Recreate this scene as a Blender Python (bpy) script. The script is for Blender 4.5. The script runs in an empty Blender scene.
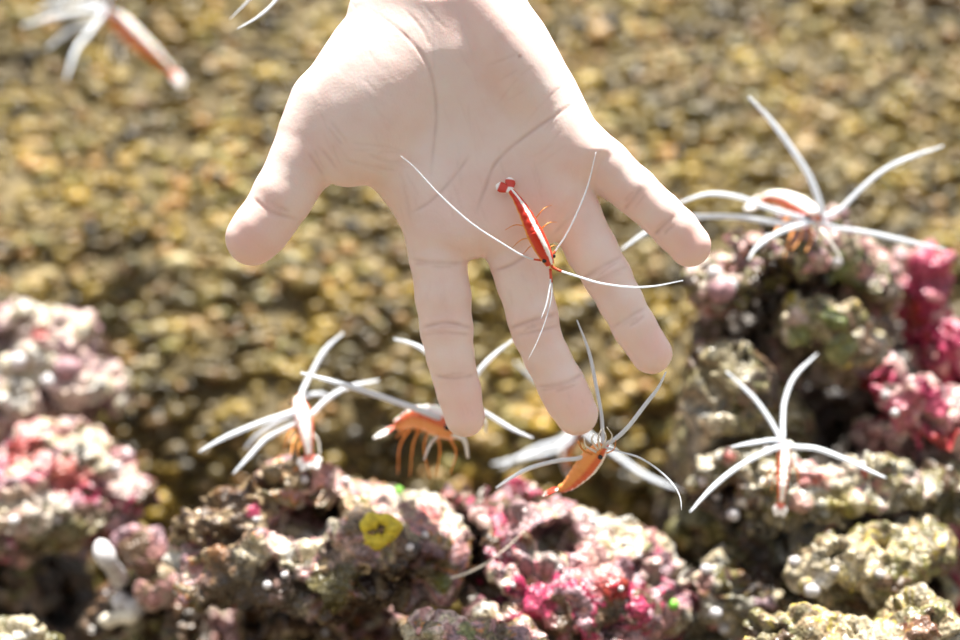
import bpy, math, random
import numpy as np
from mathutils import Vector

rng = np.random.default_rng(7)
random.seed(7)
SC = bpy.context.scene
COL = SC.collection

# ------------------------------------------------------------------ frame
S = 0.00039            # metres per photo pixel in the plane of the hand (y = 0)
CAMD = 0.60            # camera distance from that plane
ZC = 0.19              # camera height above the tank floor

def k_at(Y):
    return S * (Y + CAMD) / CAMD

def P(px, py, Y):
    k = k_at(Y)
    return np.array([(px - 480) * k, Y, ZC + (320 - py) * k])

# ------------------------------------------------------------------ noise
def _hash(ix, iy, iz, seed):
    h = (ix.astype(np.uint32) * np.uint32(374761393) + iy.astype(np.uint32) * np.uint32(668265263)
         + iz.astype(np.uint32) * np.uint32(2147483647) + np.uint32((seed * 974711 + 12345) & 0xffffffff))
    h = (h ^ (h >> np.uint32(13))) * np.uint32(1274126177)
    h = (h ^ (h >> np.uint32(16))) * np.uint32(2246822519)
    h = h ^ (h >> np.uint32(15))
    return h.astype(np.float64) / 4294967295.0

def vnoise(p, seed=0):
    i = np.floor(p).astype(np.int64)
    f = p - i
    u = f * f * f * (f * (f * 6 - 15) + 10)
    r = np.zeros(len(p))
    for dx in (0, 1):
        for dy in (0, 1):
            for dz in (0, 1):
                w = (u[:, 0] if dx else 1 - u[:, 0]) * (u[:, 1] if dy else 1 - u[:, 1]) * (u[:, 2] if dz else 1 - u[:, 2])
                r += w * _hash(i[:, 0] + dx, i[:, 1] + dy, i[:, 2] + dz, seed)
    return r

def fbm(p, octaves=4, seed=0):
    a, s, t = 0.5, 0.0, 0.0
    for o in range(octaves):
        s = s + a * vnoise(p * (2 ** o), seed + o * 17)
        t += a
        a *= 0.5
    return s / t

def worley(p, seed=0):
    i = np.floor(p).astype(np.int64)
    best = np.full(len(p), 9.0)
    ids = np.zeros(len(p))
    for dx in (-1, 0, 1):
        for dy in (-1, 0, 1):
            for dz in (-1, 0, 1):
                cx, cy, cz = i[:, 0] + dx, i[:, 1] + dy, i[:, 2] + dz
                q = np.stack([cx + _hash(cx, cy, cz, seed + 1), cy + _hash(cx, cy, cz, seed + 2), cz + _hash(cx, cy, cz, seed + 3)], 1)
                d = np.sqrt(((p - q) ** 2).sum(1))
                m = d < best
                best[m] = d[m]
                ids[m] = _hash(cx, cy, cz, seed + 4)[m]
    return best, ids

def sstep(a, b, x):
    t = np.clip((x - a) / (b - a), 0, 1)
    return t * t * (3 - 2 * t)

# ------------------------------------------------------------------ isosurface (surface nets)
def surface_nets(vol, origin, step):
    nx, ny, nz = vol.shape
    ins = vol < 0
    c = np.zeros((nx - 1, ny - 1, nz - 1), np.int8)
    for dx in (0, 1):
        for dy in (0, 1):
            for dz in (0, 1):
                c += ins[dx:nx - 1 + dx, dy:ny - 1 + dy, dz:nz - 1 + dz]
    act = (c > 0) & (c < 8)
    I, J, K = np.nonzero(act)
    idx = np.full(act.shape, -1, np.int64)
    idx[I, J, K] = np.arange(len(I))
    corner = {}
    for dx in (0, 1):
        for dy in (0, 1):
            for dz in (0, 1):
                corner[dx, dy, dz] = vol[I + dx, J + dy, K + dz].astype(np.float64)
    acc = np.zeros((len(I), 3))
    cnt = np.zeros(len(I))
    keys = list(corner)
    for a in keys:
        for ax in range(3):
            if a[ax] == 0:
                b = list(a); b[ax] = 1; b = tuple(b)
                va, vb = corner[a], corner[b]
                m = (va < 0) != (vb < 0)
                t = va[m] / (va[m] - vb[m])
                pt = np.tile(np.array(a, float), (m.sum(), 1))
                pt[:, ax] = t
                acc[m] += pt
                cnt[m] += 1
    V = (acc / cnt[:, None] + np.stack([I, J, K], 1)) * step + origin
    faces = []
    for ax in range(3):
        o1, o2 = (ax + 1) % 3, (ax + 2) % 3
        sa = [slice(None)] * 3; sb = [slice(None)] * 3
        sa[ax] = slice(0, -1); sb[ax] = slice(1, None)
        A, B = ins[tuple(sa)], ins[tuple(sb)]
        for flip in (False, True):
            m = (A & ~B) if not flip else (~A & B)
            q = np.stack(np.nonzero(m), 1)
            ok = (q[:, o1] > 0) & (q[:, o2] > 0) & (q[:, o1] < vol.shape[o1] - 1) & (q[:, o2] < vol.shape[o2] - 1)
            q = q[ok]
            cs = []
            for (d1, d2) in ((1, 1), (0, 1), (0, 0), (1, 0)):
                r = q.copy(); r[:, o1] -= d1; r[:, o2] -= d2
                cs.append(idx[r[:, 0], r[:, 1], r[:, 2]])
            f = np.stack(cs, 1)
            if flip:
                f = f[:, ::-1]
            faces.append(f)
    return V, np.concatenate(faces)

def vnormals(V, F):
    n = np.cross(V[F[:, 2]] - V[F[:, 0]], V[F[:, 3]] - V[F[:, 1]])
    N = np.zeros_like(V)
    for c in range(4):
        for a in range(3):
            N[:, a] += np.bincount(F[:, c], n[:, a], len(V))
    return N / (np.linalg.norm(N, axis=1, keepdims=True) + 1e-12)

def smooth(V, F, it=2, w=0.5):
    for _ in range(it):
        A = np.zeros_like(V); C = np.zeros(len(V))
        for a in range(4):
            b = (a + 1) % 4
            for (p, q) in ((a, b), (b, a)):
                for ax in range(3):
                    A[:, ax] += np.bincount(F[:, p], V[F[:, q], ax], len(V))
                C += np.bincount(F[:, p], minlength=len(V))
        V = V + w * (A / np.maximum(C, 1)[:, None] - V)
    return V

# ------------------------------------------------------------------ mesh and object helpers
def mesh_from(name, V, F, smooth_shade=True):
    me = bpy.data.meshes.new(name)
    V = np.asarray(V, np.float32)
    if isinstance(F, np.ndarray):
        n, k = F.shape
        me.vertices.add(len(V)); me.vertices.foreach_set('co', V.ravel())
        me.loops.add(n * k); me.loops.foreach_set('vertex_index', F.astype(np.int32).ravel())
        me.polygons.add(n); me.polygons.foreach_set('loop_start', np.arange(0, n * k, k, dtype=np.int32))
        me.update(calc_edges=True); me.validate()
    else:
        me.from_pydata([tuple(map(float, v)) for v in V], [], F)
    me.polygons.foreach_set('use_smooth', [smooth_shade] * len(me.polygons))
    me.update()
    return me

def link(name, me, mat, parent=None, loc=None):
    o = bpy.data.objects.new(name, me)
    COL.objects.link(o)
    if mat is not None and me is not None:
        me.materials.append(mat)
    if loc is not None:
        o.location = loc
    if parent is not None:
        o.parent = parent
    return o

def tag(o, label=None, cat=None, group=None, kind=None):
    if label: o['label'] = label
    if cat: o['category'] = cat
    if group: o['group'] = group
    if kind: o['kind'] = kind
    return o

def point_attr(me, name, data, kind='FLOAT'):
    at = me.attributes.new(name, kind, 'POINT')
    if kind == 'FLOAT_COLOR':
        d = np.ones((len(data), 4), np.float32); d[:, :3] = data
        at.data.foreach_set('color', d.ravel())
    else:
        at.data.foreach_set('value', np.asarray(data, np.float32))

class Acc:
    """collects shapes in world space; built relative to an origin"""
    def __init__(s): s.V = []; s.F = []; s.UV = []
    def add(s, V, F, uv=None):
        b = len(s.V)
        s.V += [tuple(v) for v in V]
        s.F += [tuple(i + b for i in f) for f in F]
        s.UV += list(uv) if uv is not None else [(0, 0)] * len(V)
    def build(s, name, mat, parent=None, origin=(0, 0, 0), uv=False):
        V = np.array(s.V) - np.array(origin)
        me = mesh_from(name, V, s.F)
        if uv:
            point_attr(me, 'along', [u[0] for u in s.UV]); point_attr(me, 'around', [u[1] for u in s.UV])
        return link(name, me, mat, parent)

def spline(pts, n):
    """Catmull-Rom through pts, n samples"""
    p = np.array(pts, float)
    if len(p) == 2:
        t = np.linspace(0, 1, n)[:, None]
        return p[0] * (1 - t) + p[1] * t
    e = np.vstack([2 * p[0] - p[1], p, 2 * p[-1] - p[-2]])
    d = np.r_[0, np.cumsum(np.linalg.norm(np.diff(p, axis=0), axis=1))]
    out = []
    for s in np.linspace(0, d[-1], n):
        i = min(np.searchsorted(d, s, side='right') - 1, len(p) - 2)
        t = (s - d[i]) / (d[i + 1] - d[i] + 1e-12)
        a, b, c, q = e[i], e[i + 1], e[i + 2], e[i + 3]
        out.append(0.5 * ((2 * b) + (-a + c) * t + (2 * a - 5 * b + 4 * c - q) * t * t + (-a + 3 * b - 3 * c + q) * t ** 3))
    return np.array(out)

def tube(path, rad, sides=8, up=(0, -1, 0), flat=None):
    """lofted tube; rad scalar or array; flat = height/width ratio array; returns V,F,uv (around 0..1, 0.5 = up side)"""
    path = np.array(path, float); n = len(path)
    rad = np.broadcast_to(np.array(rad, float), (n,))
    flat = np.broadcast_to(np.array(1.0 if flat is None else flat, float), (n,))
    T = np.gradient(path, axis=0); T /= np.linalg.norm(T, axis=1, keepdims=True) + 1e-12
    upv = np.array(up, float); upv = np.broadcast_to(upv, (n, 3))
    V, uv, F = [], [], []
    for i in range(n):
        u = upv[i] - T[i] * (upv[i] @ T[i])
        if np.linalg.norm(u) < 1e-4:
            u = np.cross(T[i], (1, 0.3, 0.2))
        u = u / np.linalg.norm(u)
        s = np.cross(T[i], u)
        for k in range(sides):
            a = 2 * math.pi * k / sides - math.pi          # 0 = up
            V.append(path[i] + rad[i] * (math.cos(a) * u * flat[i] + math.sin(a) * s))
            uv.append((i / (n - 1), abs(a) / math.pi))
    for i in range(n - 1):
        for k in range(sides):
            k2 = (k + 1) % sides
            F.append((i * sides + k, i * sides + k2, (i + 1) * sides + k2, (i + 1) * sides + k))
    V.append(path[0] - T[0] * rad[0] * 0.4); uv.append((0, .5))
    V.append(path[-1] + T[-1] * rad[-1] * 0.4); uv.append((1, .5))
    a, b = len(V) - 2, len(V) - 1
    for k in range(sides):
        k2 = (k + 1) % sides
        F.append((k2, k, a)); F.append(((n - 1) * sides + k, (n - 1) * sides + k2, b))
    return V, F, uv

def ico(sub=1):
    import bmesh
    bm = bmesh.new(); bmesh.ops.create_icosphere(bm, subdivisions=sub, radius=1)
    V = np.array([v.co[:] for v in bm.verts]); F = np.array([[v.index for v in f.verts] for f in bm.faces])
    bm.free()
    return V, F
ICO1, ICO2, ICO3 = ico(1), ico(2), ico(3)

def ellipsoid(c, ax, base=ICO2):
    """ax: 3x3 rows = half axes"""
    return base[0] @ np.array(ax, float) + np.array(c), [tuple(f) for f in base[1]]

# ------------------------------------------------------------------ materials
def new_mat(name):
    m = bpy.data.materials.new(name); m.use_nodes = True
    nt = m.node_tree
    b = nt.nodes['Principled BSDF']
    return m, nt, b

def N(nt, t, **kw):
    n = nt.nodes.new(t)
    for k, v in kw.items(): setattr(n, k, v)
    return n

def ramp(nt, stops, interp='LINEAR'):
    r = N(nt, 'ShaderNodeValToRGB'); r.color_ramp.interpolation = interp
    e = r.color_ramp.elements
    while len(e) < len(stops): e.new(0.5)
    for i, (p, c) in enumerate(stops):
        e[i].position = p; e[i].color = (*c, 1)
    return r

def simple_mat(name, col, rough=0.5, sss=0.0, trans=0.0, noise=0.12, scale=400, alpha=1.0):
    m, nt, b = new_mat(name)
    tc = N(nt, 'ShaderNodeTexCoord'); no = N(nt, 'ShaderNodeTexNoise'); no.inputs['Scale'].default_value = scale
    nt.links.new(tc.outputs['Object'], no.inputs['Vector'])
    a = tuple(max(0, c * (1 - noise)) for c in col); c2 = tuple(min(1, c * (1 + noise)) for c in col)
    r = ramp(nt, [(0.3, a), (0.7, c2)])
    nt.links.new(no.outputs['Fac'], r.inputs['Fac'])
    nt.links.new(r.outputs['Color'], b.inputs['Base Color'])
    b.inputs['Roughness'].default_value = rough
    if sss:
        b.inputs['Subsurface Weight'].default_value = sss
        b.inputs['Subsurface Radius'].default_value = (1, .6, .4); b.inputs['Subsurface Scale'].default_value = 0.002
    b.inputs['Alpha'].default_value = alpha
    if trans:
        out = nt.nodes['Material Output']
        tr = N(nt, 'ShaderNodeBsdfTranslucent'); mx = N(nt, 'ShaderNodeMixShader'); mx.inputs[0].default_value = trans
        nt.links.new(r.outputs['Color'], tr.inputs['Color'])
        nt.links.new(b.outputs[0], mx.inputs[1]); nt.links.new(tr.outputs[0], mx.inputs[2])
        nt.links.new(mx.outputs[0], out.inputs['Surface'])
    return m

def skin_mat():
    m, nt, b = new_mat('skin')
    tc = N(nt, 'ShaderNodeTexCoord')
    n1 = N(nt, 'ShaderNodeTexNoise'); n1.inputs['Scale'].default_value = 55; n1.inputs['Detail'].default_value = 4
    nt.links.new(tc.outputs['Object'], n1.inputs['Vector'])
    r = ramp(nt, [(0.32, (0.80, 0.605, 0.555)), (0.5, (0.83, 0.665, 0.62)), (0.7, (0.84, 0.71, 0.67))])
    nt.links.new(n1.outputs['Fac'], r.inputs['Fac'])
    fl = N(nt, 'ShaderNodeAttribute', attribute_name='flush')
    mx = N(nt, 'ShaderNodeMix', data_type='RGBA'); mx.inputs['B'].default_value = (0.80, 0.37, 0.32, 1)
    nt.links.new(fl.outputs['Fac'], mx.inputs['Factor']); nt.links.new(r.outputs['Color'], mx.inputs['A'])
    cr = N(nt, 'ShaderNodeAttribute', attribute_name='crease')
    m2 = N(nt, 'ShaderNodeMix', data_type='RGBA'); m2.inputs['B'].default_value = (0.42, 0.23, 0.19, 1)
    nt.links.new(cr.outputs['Fac'], m2.inputs['Factor']); nt.links.new(mx.outputs['Result'], m2.inputs['A'])
    nt.links.new(m2.outputs['Result'], b.inputs['Base Color'])
    b.inputs['Roughness'].default_value = 0.5
    b.inputs['Subsurface Weight'].default_value = 0.35
    b.inputs['Subsurface Radius'].default_value = (1.0, 0.42, 0.28); b.inputs['Subsurface Scale'].default_value = 0.003
    v = N(nt, 'ShaderNodeTexNoise'); v.inputs['Scale'].default_value = 900; v.inputs['Detail'].default_value = 3
    nt.links.new(tc.outputs['Object'], v.inputs['Vector'])
    bp = N(nt, 'ShaderNodeBump'); bp.inputs['Strength'].default_value = 0.12; bp.inputs['Distance'].default_value = 0.0006
    nt.links.new(v.outputs['Fac'], bp.inputs['Height']); nt.links.new(bp.outputs[0], b.inputs['Normal'])
    return m

def rock_mat():
    m, nt, b = new_mat('live_rock')
    tc = N(nt, 'ShaderNodeTexCoord')
    at = N(nt, 'ShaderNodeAttribute', attribute_name='Col')
    n1 = N(nt, 'ShaderNodeTexNoise'); n1.inputs['Scale'].default_value = 520; n1.inputs['Detail'].default_value = 5
    nt.links.new(tc.outputs['Object'], n1.inputs['Vector'])
    r = ramp(nt, [(0.32, (0.45, 0.42, 0.38)), (0.5, (0.95, 0.95, 0.95)), (0.68, (1.35, 1.32, 1.28))])
    nt.links.new(n1.outputs['Fac'], r.inputs['Fac'])
    mx = N(nt, 'ShaderNodeMix', data_type='RGBA', blend_type='MULTIPLY'); mx.inputs['Factor'].default_value = 1
    nt.links.new(at.outputs['Color'], mx.inputs['A']); nt.links.new(r.outputs['Color'], mx.inputs['B'])
    nt.links.new(mx.outputs['Result'], b.inputs['Base Color'])
    b.inputs['Roughness'].default_value = 0.38
    n2 = N(nt, 'ShaderNodeTexVoronoi'); n2.inputs['Scale'].default_value = 420
    nt.links.new(tc.outputs['Object'], n2.inputs['Vector'])
    bp = N(nt, 'ShaderNodeBump'); bp.inputs['Strength'].default_value = 0.7; bp.inputs['Distance'].default_value = 0.0012
    nt.links.new(n2.outputs['Distance'], bp.inputs['Height']); nt.links.new(bp.outputs[0], b.inputs['Normal'])
    return m

def shrimp_mat(name, red=(0.62, 0.035, 0.012), side=(0.80, 0.36, 0.05), white=0.085, redto=0.40):
    m, nt, b = new_mat(name)
    ar = N(nt, 'ShaderNodeAttribute', attribute_name='around')
    tc = N(nt, 'ShaderNodeTexCoord'); no = N(nt, 'ShaderNodeTexNoise'); no.inputs['Scale'].default_value = 900
    nt.links.new(tc.outputs['Object'], no.inputs['Vector'])
    ad = N(nt, 'ShaderNodeMath', operation='MULTIPLY_ADD'); ad.inputs[1].default_value = 0.10; ad.inputs[2].default_value = -0.05
    nt.links.new(no.outputs['Fac'], ad.inputs[0])
    sm = N(nt, 'ShaderNodeMath', operation='ADD')
    nt.links.new(ar.outputs['Fac'], sm.inputs[0]); nt.links.new(ad.outputs[0], sm.inputs[1])
    r = ramp(nt, [(white - .02, (0.92, 0.86, 0.82)), (white + .03, red), (redto, red), (redto + .1, side), (1.0, tuple(min(1, c * 1.15) for c in side))])
    nt.links.new(sm.outputs[0], r.inputs['Fac'])
    nt.links.new(r.outputs['Color'], b.inputs['Base Color'])
    b.inputs['Roughness'].default_value = 0.3
    b.inputs['Subsurface Weight'].default_value = 0.25
    b.inputs['Subsurface Radius'].default_value = (1, .4, .2); b.inputs['Subsurface Scale'].default_value = 0.0015
    return m

def tail_mat(name='shrimp_tail', stops=None):
    m, nt, b = new_mat(name)
    ar = N(nt, 'ShaderNodeAttribute', attribute_name='along')
    r = ramp(nt, stops or [(0.0, (0.9, .85, .8)), (0.22, (0.9, .85, .8)), (0.3, (0.6, .04, .02)), (0.78, (0.6, .04, .02)), (0.88, (0.92, .88, .86))])
    nt.links.new(ar.outputs['Fac'], r.inputs['Fac']); nt.links.new(r.outputs['Color'], b.inputs['Base Color'])
    b.inputs['Roughness'].default_value = 0.35
    return m

def pebble_mat():
    m, nt, b = new_mat('encrusted_pebbles')
    g = N(nt, 'ShaderNodeNewGeometry')
    r = ramp(nt, [(0.0, (0.03, 0.022, 0.010)), (0.2, (0.10, 0.070, 0.016)), (0.36, (0.24, 0.155, 0.022)), (0.5, (0.15, 0.13, 0.035)),
                  (0.62, (0.31, 0.205, 0.028)), (0.76, (0.20, 0.175, 0.085)), (0.86, (0.29, 0.145, 0.035)), (1.0, (0.38, 0.32, 0.17))])
    nt.links.new(g.outputs['Random Per Island'], r.inputs['Fac'])
    tc = N(nt, 'ShaderNodeTexCoord'); no = N(nt, 'ShaderNodeTexNoise'); no.inputs['Scale'].default_value = 16; no.inputs['Detail'].default_value = 4
    nt.links.new(tc.outputs['Object'], no.inputs['Vector'])
    r2 = ramp(nt, [(0.38, (0.36, 0.34, 0.33)), (0.48, (0.82, .81, .77)), (0.62, (1.15, 1.13, 1.06))])
    nt.links.new(no.outputs['Fac'], r2.inputs['Fac'])
    mx = N(nt, 'ShaderNodeMix', data_type='RGBA', blend_type='MULTIPLY'); mx.inputs['Factor'].default_value = 1
    nt.links.new(r.outputs['Color'], mx.inputs['A']); nt.links.new(r2.outputs['Color'], mx.inputs['B'])
    nt.links.new(mx.outputs['Result'], b.inputs['Base Color'])
    b.inputs['Roughness'].default_value = 0.4
    return m

def ground_mat(name, c1, c2, scale):
    m, nt, b = new_mat(name)
    tc = N(nt, 'ShaderNodeTexCoord'); no = N(nt, 'ShaderNodeTexNoise'); no.inputs['Scale'].default_value = scale; no.inputs['Detail'].default_value = 6
    nt.links.new(tc.outputs['Object'], no.inputs['Vector'])
    r = ramp(nt, [(0.35, c1), (0.65, c2)])
    nt.links.new(no.outputs['Fac'], r.inputs['Fac']); nt.links.new(r.outputs['Color'], b.inputs['Base Color'])
    b.inputs['Roughness'].default_value = 0.8
    bp = N(nt, 'ShaderNodeBump'); bp.inputs['Strength'].default_value = 0.6; bp.inputs['Distance'].default_value = 0.003
    nt.links.new(no.outputs['Fac'], bp.inputs['Height']); nt.links.new(bp.outputs[0], b.inputs['Normal'])
    return m

M = dict(
    skin=skin_mat(), rock=rock_mat(), pebble=pebble_mat(),
    shell=shrimp_mat('shrimp_shell'), shell_pale=shrimp_mat('shrimp_shell_pale', red=(0.68, 0.13, 0.04), side=(0.80, 0.32, 0.095), white=0.2, redto=0.40),
    shell_white=shrimp_mat('shrimp_shell_white', red=(0.80, 0.16, 0.10), side=(0.86, 0.46, 0.26), white=0.27, redto=0.42),
    tail=tail_mat(), tail_pale=tail_mat('shrimp_tail_pale', [(0.0, (.85, .45, .3)), (0.3, (.75, .16, .12)), (.42, (.75, .16, .12)), (.55, (.9, .82, .8)), (1.0, (.9, .88, .88))]),
    feeler=simple_mat('antenna_white', (0.82, 0.86, 0.92), 0.4, trans=0.4, noise=0.04),
    feeler_base=simple_mat('antenna_red', (0.62, 0.07, 0.02), 0.4, noise=0.1),
    leg=simple_mat('leg_orange', (0.85, 0.38, 0.10), 0.4, trans=0.3),
    leg_white=simple_mat('leg_white', (0.88, 0.85, 0.80), 0.4, trans=0.3),
    eye=simple_mat('shrimp_eye', (0.015, 0.01, 0.012), 0.12),
    yellow=simple_mat('yellow_sponge', (0.52, 0.41, 0.03), 0.6, noise=0.3),
    white=simple_mat('white_coral', (0.52, 0.50, 0.52), 0.45, noise=0.2, scale=300),
    mauve=simple_mat('mauve_crust', (0.27, 0.15, 0.17), 0.55, noise=0.4, scale=260),
    green=simple_mat('green_algae', (0.16, 0.42, 0.05), 0.5, noise=0.3),
    filament=simple_mat('pale_filament', (0.72, 0.66, 0.55), 0.5, noise=0.05),
    rockbase=ground_mat('tank_wall_base', (0.05, 0.036, 0.013), (0.14, 0.098, 0.028), 60),
    sand=ground_mat('tank_floor_sand', (0.06, 0.045, 0.028), (0.17, 0.135, 0.08), 120),
)

# ------------------------------------------------------------------ the setting: tank floor and sloping pebbled rear wall
WALL_Y0 = 0.27                         # y of the wall foot
def wall_y(z):
    z = np.asarray(z, float)
    return WALL_Y0 + 0.015 + 0.02 * z + 0.40 * np.where(z > 0.13, (z - 0.13), 0) + 0.22 * np.where(z > 0.22, z - 0.22, 0)
def build_setting():
    n = 60
    V, F = [], []
    for i in range(n + 1):
        for j in range(n + 1):
            V.append((-1.0 + 2.0 * i / n, -0.35 + 0.95 * j / n, 0.004 * math.sin(i * 1.7) * math.cos(j * 1.3) - 0.004))
    for i in range(n):
        for j in range(n):
            a = i * (n + 1) + j
            F.append((a, a + n + 1, a + n + 2, a + 1))
    o = link('floor', mesh_from('floor', V, F), M['sand']); tag(o, kind='structure')
    # rear wall: thick slab, its face lumpy
    nx, nz = 360, 130
    gx = np.linspace(-1.0, 1.0, nx); gz = np.linspace(-0.02, 0.66, nz)
    X, Z = np.meshgrid(gx, gz, indexing='ij')
    p = np.stack([X.ravel(), 0 * X.ravel(), Z.ravel()], 1)
    def relief(p):
        return 0.030 * (fbm(p * 9, 3, 5) - 0.5) + 0.012 * (fbm(p * 40, 3, 9) - 0.5)
    Y = wall_y(p[:, 2]) - relief(p)
    V = np.concatenate([np.stack([p[:, 0], Y, p[:, 2]], 1), np.stack([p[:, 0], Y * 0 + 0.75, p[:, 2]], 1)])
    F = []
    b = nx * nz
    for i in range(nx - 1):
        for j in range(nz - 1):
            a = i * nz + j
            F.append((a, a + nz, a + nz + 1, a + 1))
            F.append((b + a + 1, b + a + nz + 1, b + a + nz, b + a))
    for i in range(nx - 1):
        for j in (0, nz - 1):
            a, c = i * nz + j, (i + 1) * nz + j
            F.append((a, a + b, c + b, c) if j == 0 else (c, c + b, a + b, a))
    wall = link('wall_back', mesh_from('wall_back', V, F), M['rockbase']); tag(wall, kind='structure')
    # pebbles grown into the wall
    n = 27000
    px = rng.uniform(-0.80, 0.80, n); pz = rng.uniform(-0.005, 0.56, n)
    q = np.stack([px, 0 * px, pz], 1)
    py = wall_y(pz) - relief(q)
    r = 0.0020 + 0.0042 * rng.random(n) ** 1.5 + 0.003 * (rng.random(n) < 0.05)
    base, bf = ICO1
    nv = len(base)
    sc = np.stack([r * rng.uniform(0.95, 1.6, n), r * rng.uniform(0.6, 1.0, n), r * rng.uniform(0.65, 1.05, n)], 1)
    ang = rng.uniform(-0.5, 0.5, n)
    B = base[None] * sc[:, None]
    ca, sa = np.cos(ang)[:, None], np.sin(ang)[:, None]
    bx = B[..., 0] * ca - B[..., 2] * sa; bz = B[..., 0] * sa + B[..., 2] * ca
    W = np.stack([bx + px[:, None], B[..., 1] + py[:, None] - r[:, None] * 0.35, bz + pz[:, None]], 2).reshape(-1, 3)
    W += 0.0009 * (np.stack([vnoise(W * 300, 1), vnoise(W * 300, 2), vnoise(W * 300, 3)], 1) - 0.5) * 2
    FF = (bf[None] + (np.arange(n) * nv)[:, None, None]).reshape(-1, 3)
    o = link('pebbles', mesh_from('pebbles', W, FF), M['pebble'], wall)
    tag(o, kind='stuff')
build_setting()

# ------------------------------------------------------------------ the hand
def build_hand():
    st = 1.7
    x0, x1, y0, y1, z0, z1 = 214, 724, -250, 452, -84, 142
    gx = np.arange(x0, x1, st, dtype=np.float32); gy = np.arange(y0, y1, st, dtype=np.float32); gz = np.arange(z0, z1, st, dtype=np.float32)
    poly = np.array([(356, -300), (355, -60), (352, 0), (347, 20), (336, 33), (320, 58), (299, 90), (290, 107), (281, 127), (278, 148), (286, 180), (318, 188),
        (327, 182.5), (337, 177.5), (349, 176.3), (359, 179), (370.5, 186.7), (379, 195), (392, 212), (402.5, 230), (410, 256), (440, 262),
        (466, 260.5), (484, 257), (489, 262), (520, 266), (546, 246), (560, 240), (584, 205), (585, 191), (600, 180), (618, 158), (614, 143),
        (604, 134.7), (594, 122.5), (585, 104), (574, 82), (564, 65), (553.6, 45), (543.6, 27.6), (530, 10), (525, 0), (517, -60), (524, -300)], float)
    X2, Y2 = np.meshgrid(gx, gy, indexing='ij')
    d = np.full(X2.shape, 1e9); wn = np.zeros(X2.shape, int)
    for i in range(len(poly)):
        a, b = poly[i], poly[(i + 1) % len(poly)]
        e = b - a; wx, wy = X2 - a[0], Y2 - a[1]
        t = np.clip((wx * e[0] + wy * e[1]) / (e @ e), 0, 1)
        d = np.minimum(d, np.hypot(wx - t * e[0], wy - t * e[1]))
        cr = (a[1] <= Y2) != (b[1] <= Y2)
        with np.errstate(divide='ignore', invalid='ignore'):
            xi = a[0] + (Y2 - a[1]) / (b[1] - a[1] if b[1] != a[1] else 1e-9) * e[0]
        wn += cr & (X2 < xi)
    d2 = np.where(wn % 2 == 1, -d, d).astype(np.float32)
    g = lambda cx, cy, sx, sy: np.exp(-((X2 - cx) / sx) ** 2 - ((Y2 - cy) / sy) ** 2)
    T = np.interp(Y2, [-250, -40, 5, 60, 150, 220, 262], [60, 57, 50, 44, 37, 31, 27]).astype(np.float32)
    dc = (np.interp(Y2, [-250, -40, 10, 60, 150, 262], [70, 26, 7, 0, 0, 0]) + 13 * g(452, 140, 42, 60) + 6 * g(455, 20, 26, 50) - 5 * g(560, 150, 40, 50)).astype(np.float32)
    R = np.minimum(T, 46)
    gz3 = gz[None, None, :]
    qx = (d2 + R)[..., None]; qz = np.abs(gz3 - dc[..., None]) - (T - R)[..., None]
    vol = np.minimum(np.maximum(qx, qz), 0) + np.hypot(np.maximum(qx, 0), np.maximum(qz, 0)) - R[..., None]
    vol = vol.astype(np.float32)
    def smin(a, b, k):
        h = np.maximum(k - np.abs(a - b), 0) / k
        return np.minimum(a, b) - h * h * k * 0.25
    def block(pts, pad):
        lo = [max(0, int((min(p[i] for p in pts) - pad - o) / st)) for i, o in enumerate((x0, y0, z0))]
        hi = [int((max(p[i] for p in pts) + pad - o) / st) + 2 for i, o in enumerate((x0, y0, z0))]
        return tuple(slice(a, b) for a, b in zip(lo, hi))
    def cone(a, b, k):
        nonlocal vol
        pad = max(a[3], b[3]) + k + 6
        sl = block([a, b], pad)
        X, Y, Z = np.meshgrid(gx[sl[0]], gy[sl[1]], gz[sl[2]], indexing='ij')
        A, B = np.array(a[:3], np.float32), np.array(b[:3], np.float32); e = B - A
        wx, wy, wz = X - A[0], Y - A[1], Z - A[2]
        t = np.clip((wx * e[0] + wy * e[1] + wz * e[2]) / float(e @ e), 0, 1)
        # fingers are a little flatter than they are wide
        f = np.sqrt((wx - t * e[0]) ** 2 + (wy - t * e[1]) ** 2 + ((wz - t * e[2]) * 1.10) ** 2) - (a[3] + (b[3] - a[3]) * t)
        return sl, f
    def chain(nodes, k):
        nonlocal vol
        sl = block(nodes, max(n[3] for n in nodes) + k + 8)
        sub = None
        fv = np.full(vol[sl].shape, 1e3, np.float32)
        off = [s.start for s in sl]
        for a, b in zip(nodes[:-1], nodes[1:]):
            s2, f = cone(a, b, k)
            loc = tuple(slice(q.start - o, q.start - o + n) for q, o, n in zip(s2, off, f.shape))
            tgt = fv[loc]
            f = f[tuple(slice(0, n) for n in tgt.shape)]
            fv[loc] = smin(tgt, f, 5)
        vol[sl] = smin(vol[sl], fv, k)
    def ell(c, r, k, ang=0.0):
        nonlocal vol
        sl = block([c], max(r) + k + 4)
        X, Y, Z = np.meshgrid(gx[sl[0]] - c[0], gy[sl[1]] - c[1], gz[sl[2]] - c[2], indexing='ij')
        ca, sa = math.cos(ang), math.sin(ang)
        Xr, Yr = X * ca + Y * sa, -X * sa + Y * ca
        q = np.sqrt((Xr / r[0]) ** 2 + (Yr / r[1]) ** 2 + (Z / r[2]) ** 2)
        q2 = np.sqrt((Xr / r[0] ** 2) ** 2 + (Yr / r[1] ** 2) ** 2 + (Z / r[2] ** 2) ** 2) + 1e-6
        vol[sl] = smin(vol[sl], (q * (q - 1) / q2).astype(np.float32), k)
    # thenar and hypothenar mounds, pads under the fingers
    ell((372, 104, -22), (56, 90, 38), 14, 0.42)
    ell((512, 62, -18), (33, 84, 42), 14, -0.42)
    ell((548, 140, -14), (32, 46, 28), 12, -0.6)
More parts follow.
